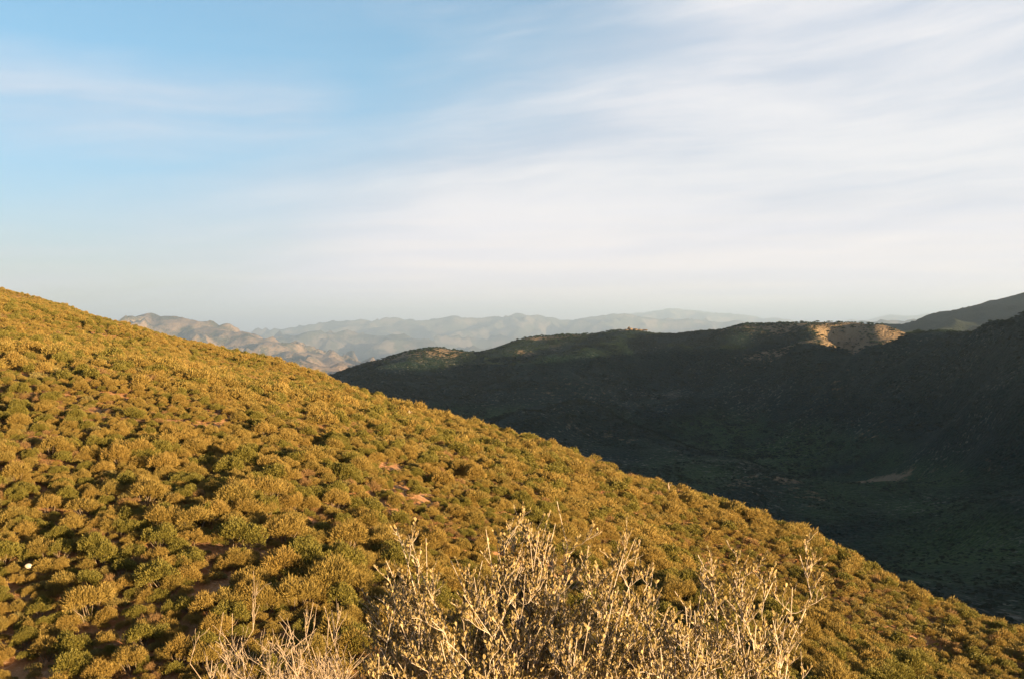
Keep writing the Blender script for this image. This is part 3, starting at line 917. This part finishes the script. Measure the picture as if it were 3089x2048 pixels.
def grow_bush(seed, base, tips, r0, twig, leaf_n, wob=0.045, sub=7, sub2=3, leafless=0.0):
    """paths of all the wood and the places and directions of the leaves"""
    r = np.random.default_rng(seed)
    paths, lp, ld = [], [], []
    up = np.array([0, -0.05, 1.0])

    def leaves_on(p, n, reach=1.0):
        if r.uniform() < leafless:
            return
        s = r.uniform(0.15, 1.0, n) * (len(p) - 1)
        i = np.minimum(s.astype(int), len(p) - 2)
        f = (s - i)[:, None]
        q = p[i] * (1 - f) + p[i + 1] * f
        t = unit(p[i + 1] - p[i])
        d = unit(t * 0.6 + rand_dirs(r, n) * 0.65 + up * 0.95)
        lp.append(q + d * 0.004)
        ld.append(d)

    for base_i, tip, th in tips:
        b = np.asarray(base[base_i]) + r.normal(0, 0.05, 3)
        n = 14
        p = curve_path(r, b, tip, n, wob, 0.03)
        L = np.linalg.norm(np.asarray(tip) - b)
        rad = np.linspace(r0 * th, twig * 0.9, n)
        paths.append((p, rad))
        leaves_on(p[int(n * .55):], int(leaf_n * 2.2))
        for k in range(sub):
            s = r.uniform(0.30, 0.96)
            i = min(int(s * (n - 1)), n - 2)
            st = p[i] + (p[i + 1] - p[i]) * (s * (n - 1) - i)
            t = unit(p[i + 1] - p[i])
            d = unit(t * 0.75 + rand_dirs(r, 1)[0] * 0.85 + up * 0.35)
            ln = L * r.uniform(0.06, 0.17) * (1.2 - 0.75 * s)
            p2 = curve_path(r, st, st + d * ln, 7, 0.07)
            paths.append((p2, np.linspace(max(rad[i] * 0.6, twig), twig * 0.6, 7)))
            leaves_on(p2, leaf_n)
            for k2 in range(sub2):
                s2 = r.uniform(0.25, 1.0)
                j = min(int(s2 * 6), 5)
                d2 = unit(unit(p2[j + 1] - p2[j]) * 0.6 + rand_dirs(r, 1)[0] * 0.75 + up * 0.7)
                l2 = r.uniform(0.025, 0.10)
                p3 = curve_path(r, p2[j], p2[j] + d2 * l2, 4, 0.09)
                paths.append((p3, np.linspace(twig * 0.75, twig * 0.45, 4)))
                leaves_on(p3, max(1, int(leaf_n * 0.7)))
    if not lp:
        return paths, np.zeros((0, 3)), np.zeros((0, 3))
    return paths, np.concatenate(lp), np.concatenate(ld)


def leaf_mesh(r, pos, direc, lo, hi):
    """obovate leaves folded along the midrib: 6 corners, 2 quads each"""
    n = len(pos)
    L = r.uniform(lo, hi, n)[:, None]
    side = unit(np.cross(direc, rand_dirs(r, n)))
    nor = np.cross(side, direc)
    w = L * r.uniform(0.17, 0.28, (n, 1))
    c = pos
    a1, a2 = c + direc * L * .45 + nor * L * .05, c + direc * L
    l1 = c + direc * L * .42 + side * w * .8 - nor * L * .05
    l2 = c + direc * L * .80 + side * w - nor * L * .04
    r1 = c + direc * L * .42 - side * w * .8 - nor * L * .05
    r2 = c + direc * L * .80 - side * w - nor * L * .04
    v = np.stack([c, a1, a2, l2, l1, r1, r2], 1).reshape(-1, 3)
    o = (np.arange(n) * 7)[:, None]
    f = np.concatenate([o + np.array([0, 1, 2, 3]), o + np.array([0, 3, 4, 4])], 1)
    quads = np.concatenate([o + np.array([[0, 1, 3, 4]]), o + np.array([[0, 5, 6, 1]])], 1).reshape(-1, 4)
    tris = np.concatenate([o + np.array([[1, 2, 3]]), o + np.array([[1, 6, 2]])], 1).reshape(-1, 3)
    # one face size: write the quads as two triangles
    qt = np.concatenate([quads[:, [0, 1, 2]], quads[:, [0, 2, 3]]], 0)
    loops = np.concatenate([qt, tris], 0)
    return v, loops


M_BARK = bark_material('pale_bark', (0.32, 0.24, 0.17), (0.58, 0.47, 0.36), 60)
M_BARE = bark_material('weathered_bark', (0.22, 0.155, 0.10), (0.38, 0.29, 0.21), 60)
M_BIGLEAF = leaf_material('bush_leaves', (0.085, 0.070, 0.022), (0.47, 0.325, 0.14), (0.3, 0.22, 0.07), 0.22, 0.2, 0.5)


def build_bush(name, label, cat, seed, base, tips, r0, twig, leaf_n, lo, hi, bark, group=None, **kw):
    paths, lp, ld = grow_bush(seed, base, tips, r0, twig, leaf_n, **kw)
    root = bpy.data.objects.new(name, None)
    COL.objects.link(root)
    root['label'], root['category'] = label, cat
    if group:
        root['group'] = group
    root.location = base[0]
    off = np.asarray(base[0])
    v, f = tubes(paths, 6)
    link('branches', mesh_np('branches', v - off, f, 4, True), bark, root)
    if len(lp):
        r = np.random.default_rng(seed + 1)
        v, f = leaf_mesh(r, lp, ld, lo, hi)
        me = mesh_np('leaves', v - off, f, 3)
        float_attr(me, 'tint', np.repeat(np.clip(r.normal(0.5, 0.28, len(lp)), 0, 1), 7))
        link('leaves', me, M_BIGLEAF, root)
    return root


def ground_pt(px, D):
    x = (px - CX) / F_PX * D
    return (x, D, float(ground(np.array([x]), np.array([D]))[0]) - 0.05)


rt = np.random.default_rng(3)
main_tips = [(px, py, D, th) for px, py, D, th in [
    (1195, 1590, 4.1, .7), (1232, 1612, 4.2, .7), (1165, 1690, 4.0, .6), (1285, 1622, 4.3, .6), (1360, 1690, 4.4, .6), (1255, 1690, 4.0, .6),
    (1465, 1590, 4.3, .8), (1500, 1640, 4.5, .6), (1568, 1560, 4.4, .9), (1535, 1570, 4.6, .6), (1600, 1575, 4.4, .7), (1640, 1555, 4.5, .8), (1660, 1540, 4.6, .8), (1680, 1510, 4.5, .9), (1625, 1600, 4.2, .6), (1675, 1580, 4.4, .7), (1600, 1640, 4.3, .7), (1650, 1650, 4.5, .6), (1580, 1680, 4.1, .6),
    (1430, 1740, 4.1, .8), (1455, 1690, 4.3, .7), (1690, 1780, 4.0, .9), (1700, 1740, 4.2, .7),
    (1775, 1645, 4.7, .5), (1800, 1700, 4.6, .5), (1880, 1670, 4.6, .6), (1915, 1625, 4.7, .9), (1930, 1635, 4.8, .9), (1970, 1695, 4.5, .6), (1850, 1730, 4.5, .6), (1990, 1790, 4.2, .7), (2035, 1782, 4.3, .8)]]
for k in range(16):
    main_tips.append((rt.uniform(1570, 1690), rt.uniform(1580, 1760), rt.uniform(4.2, 4.6), rt.uniform(.35, .6)))
for k in range(60):
    main_tips.append((rt.uniform(1130, 2050), rt.uniform(1840, 2050), rt.uniform(3.5, 4.4), rt.uniform(.3, .5)))
for k in range(70):
    px = rt.uniform(1140, 1990)
    top = np.interp(px, [1140, 1250, 1400, 1650, 1760, 1990], [1760, 1700, 1760, 1680, 1760, 1780])
    main_tips.append((px, rt.uniform(top, 2040), rt.uniform(3.5, 4.7), rt.uniform(.35, .7)))
mb = [ground_pt(1540, 4.5), ground_pt(1400, 4.4), ground_pt(1700, 4.5)]
build_bush('leafy_bush', 'large bush of yellow-green leaves and pale twigs at the bottom centre, tallest in front', 'bush', 21, mb,
           [(0 if 1330 < t[0] < 1760 else (1 if t[0] <= 1330 else 2), P(t[0], t[1], t[2]), t[3]) for t in  main_tips], 0.0068, 0.0015, 15, 0.012, 0.022, M_BARK, sub=13, sub2=6, wob=0.032)

right_tips = [(2105, 1672, 3.9, .8), (2130, 1700, 3.9, .6), (2158, 1690, 4.0, .8), (2205, 1722, 4.0, .6), (2255, 1684, 3.9, 1.0), (2240, 1740, 3.9, .7), (2300, 1740, 3.8, .5), (2340, 1735, 3.8, .5), (2412, 1672, 3.9, 1.0), (2405, 1752, 3.9, 1.0), (2390, 1770, 3.8, .6),
              (2018, 1830, 3.8, .9), (2068, 1828, 3.8, .8), (2095, 1840, 3.8, .7), (2220, 1850, 3.6, .6), (2330, 1860, 3.7, .7), (2380, 1962, 3.6, .7), (2350, 1995, 3.6, .5), (2380, 1990, 3.6, .5)]
for k in range(16):
    right_tips.append((rt.uniform(2020, 2350), rt.uniform(1880, 2040), rt.uniform(3.4, 4.1), rt.uniform(.35, .6)))
rb = [ground_pt(2120, 4.0), ground_pt(2180, 3.8)]
build_bush('spreading_bush', 'sparse bush of long pale branches reaching out to the right beside the big leafy bush', 'bush', 33, rb,
           [(i % 2, P(*t[:3]), t[3]) for i, t in enumerate(right_tips)], 0.0075, 0.0015, 10, 0.012, 0.021, M_BARK, sub=13, sub2=5, wob=0.032)

bare_a = [(674, 1846, 4.6, .7), (701, 1849, 4.7, .6), (763, 1815, 4.7, .9), (586, 1944, 4.5, .5), (649, 1932, 4.6, .8), (655, 1945, 4.6, .5), (728, 1922, 4.6, .8), (700, 1960, 4.6, .6), (640, 1990, 4.5, .6), (745, 1985, 4.5, .5), (620, 2010, 4.5, .5), (690, 2000, 4.4, .5), (796, 1958, 4.5, .6)]
bb = [ground_pt(690, 3.6)]
build_bush('bare_bush', 'nearly leafless bush with one forked pale branch at the bottom, left of the others', 'bush', 41, bb, [(0, P(t[0], t[1], t[2] * .76), t[3]) for t in bare_a], 0.007, 0.0014, 2, 0.008, 0.014, M_BARE, sub=9, sub2=3, leafless=0.5)
bare_b = [(945, 1816, 4.9, .8), (980, 1832, 4.9, .8), (1001, 1840, 4.9, .7), (993, 1850, 4.9, .6), (884, 1903, 4.8, .8), (872, 1930, 4.8, .5), (817, 1935, 4.8, .7), (850, 1960, 4.8, .5), (905, 1955, 4.7, .6), (940, 1950, 4.7, .6), (965, 1965, 4.7, .6), (990, 1990, 4.7, .5), (860, 2000, 4.7, .5), (905, 2000, 4.7, .5), (940, 2010, 4.7, .5), (980, 2030, 4.6, .5), (830, 2020, 4.6, .5)]
for k in range(16):
    bare_b.append((rt.uniform(820, 1000), rt.uniform(1950, 2040), rt.uniform(4.4, 5.0), rt.uniform(.3, .5)))
bb = [ground_pt(905, 3.65)]
build_bush('twiggy_bush', 'dense pale twiggy bush at the bottom edge between bare bush and leafy bush', 'bush', 47, bb, [(0, P(t[0], t[1], t[2] * .74), t[3]) for t in bare_b], 0.007, 0.0014, 2, 0.008, 0.014, M_BARE, sub=10, sub2=5, leafless=0.4)


# ------------------------------------------------------------------ rocks, dead wood
def rock_mesh(seed, sx, sy, sz):
    import bmesh
    bm = bmesh.new()
    bmesh.ops.create_icosphere(bm, subdivisions=3, radius=1.0)
    r = np.random.default_rng(seed)
    planes = [(unit(r.normal(size=3)), r.uniform(0.55, 0.9)) for _ in range(9)]
    for v in bm.verts:
        c = np.array(v.co)
        for nrm, d in planes:
            q = c @ nrm
            if q > d:
                c = c - nrm * (q - d) * 0.9
        v.co = (c[0] * sx, c[1] * sy, c[2] * sz)
    me = bpy.data.meshes.new('rock')
    bm.to_mesh(me)
    bm.free()
    return me


def on_hill(px, py):
    """first point of the hillside along the pixel's ray"""
    D = np.linspace(18, 460, 9000)
    x, z = (px - CX) / F_PX * D, (HY - py) / F_PX * D
    i = int(np.argmax(ground(x, D) >= z))
    return x[i], D[i], z[i]


def place_rock(px, py, w, seed, name, label, cat='rock', group=None, mat=M_ROCK):
    x, y, z = on_hill(px, py)
    s = w * y / F_PX * 0.5
    me = rock_mesh(seed, s, s * 0.9, s * 0.75)
    o = link(name, me, mat, None, label=label, category=cat)
    if group:
        o['group'] = group
    o.location = (x, y, z + s * 0.35)
    o.rotation_euler = (0.2, 0.1, seed * 1.3)
    return o


m, t, out = material('white_rock')
tcn = t.n('ShaderNodeTexCoord').outputs['Object']
na = t.noise(tcn, 5.0, 6, 0.6)
t.put(out.inputs[0], diffuse(t, t.mix(t.smooth(na, 0.3, 0.55), rgb(0.36, 0.22, 0.12), rgb(0.62, 0.50, 0.38)), 0.9, bump(t, na, 0.5, 0.03)))
wr = place_rock(86, 1752, 24, 5, 'white_rock', 'whitish boulder near the left edge, the brightest rock on the slope', mat=m)
wr.location.z += 0.55
rocks = [(225, 1302, 12), (240, 1306, 16), (262, 1306, 14), (215, 1312, 9), (275, 1312, 10), (250, 1316, 9), (120, 1172, 14), (140, 1175, 12), (160, 1172, 9), (105, 1170, 8), (66, 1633, 8), (530, 1402, 10), (700, 1393, 9), (730, 1398, 8), (880, 1402, 8), (910, 1398, 9),
         (1140, 1337, 9), (1290, 1522, 9), (1310, 1512, 8), (590, 1878, 9), (720, 1880, 9), (300, 1895, 10), (1437, 1640, 9), (230, 1318, 8), (545, 1225, 7), (390, 1345, 7), (570, 1602, 8)]
for i, (px, py, w) in enumerate(rocks):
    place_rock(px, py, w, 50 + i, 'rock', 'small pale rock lying on bare orange soil between the shrubs', group='small rocks on the hillside')

# the dead standing trunk near the skyline
x, y, z = on_hill(2017, 1496)
r = np.random.default_rng(8)
h = 42 / F_PX * y
p = np.array([[0.10, 0, -0.4], [0.06, 0, h * .2], [0.03, 0, h * .45], [0.0, 0, h * .65], [-0.04, 0, h * .8], [-0.01, 0, h]])
v, f = tubes([(p, [0.10, 0.09, 0.085, 0.075, 0.06, 0.03]), (np.array([[0.0, 0, h * .65], [0.22, 0, h * .82], [0.30, 0.05, h * .9]]), [0.03, 0.02, 0.01])], 7)
o = link('standing_snag', mesh_np('standing_snag', v, f, 4, True), M_BARE, None, label='bare pale dead trunk standing among shrubs near the right skyline', category='dead trunk')
o.location = (x, y, z)

x, y, z = on_hill(1233, 1262)
h = 26 / F_PX * y
p = np.array([[0.0, 0, -0.5], [0.04, 0, h * .4], [0.02, 0, h * .75], [0.05, 0, h]])
v, f = tubes([(p, [0.16, 0.15, 0.13, 0.06]), (np.array([[0.03, 0, h * .5], [-0.35, 0, h * .62], [-0.5, 0.05, h * .8]]), [0.07, 0.05, 0.02]), (np.array([[0.02, 0, h * .7], [0.4, 0, h * .85]]), [0.06, 0.02])], 7)
o = link('leaning_snag', mesh_np('leaning_snag', v, f, 4, True), M_BARE, None, label='small pale dead snag on the hillside skyline above the dark ridge foot', category='dead trunk')
o.location = (x, y, z)

# the rock tower on the crest of the dark ridge
x, y, z = P(1897, 1004, 2470)
z = float(bilinear(VZ, VX, VY, np.array([x]), np.array([y]))[0])
import bmesh
bm = bmesh.new()
r = np.random.default_rng(77)
for dx, w, hh in [(0, 4, 7), (5, 7, 4.5), (15, 9, 3.6), (27, 10, 3.0), (38, 10, 2.4), (-6, 6, 3.0)]:
    me = rock_mesh(int(r.integers(1000)), w, w, hh)
    me.transform(__import__('mathutils').Matrix.Translation((dx, float(r.uniform(-4, 4)), hh * 0.35)))
    bm.from_mesh(me)
me = bpy.data.meshes.new('rock_outcrop')
bm.to_mesh(me)
bm.free()
o = link('rock_outcrop', me, M_CRAG, None, label='sunlit rocky outcrop on the crest of the dark ridge', category='rock')
o.location = (x, y, z)

# ------------------------------------------------------------------ the air
m, t, out = material('haze')
pv = t.n('ShaderNodeVolumePrincipled')
pv.inputs['Color'].default_value = rgb(0.60, 0.775, 1.0)
pv.inputs['Density'].default_value = 2.5e-5
pv.inputs['Anisotropy'].default_value = 0.16
m.node_tree.links.new(pv.outputs[0], out.inputs['Volume'])
x0, x1, y0, y1, z0, z1 = -85000.0, 85000.0, -3500.0, 96000.0, -2061.0, 1750.0
bv = [(x0, y0, z0), (x1, y0, z0), (x1, y1, z0), (x0, y1, z0), (x0, y0, z1), (x1, y0, z1), (x1, y1, z1), (x0, y1, z1)]
me = mesh_np('haze', bv, [3, 2, 1, 0, 4, 5, 6, 7, 0, 1, 5, 4, 1, 2, 6, 5, 2, 3, 7, 6, 3, 0, 4, 7], 4)
link('haze', me, m, None, kind='stuff', label='thin blue evening haze', category='haze')
print('shrubs', N)
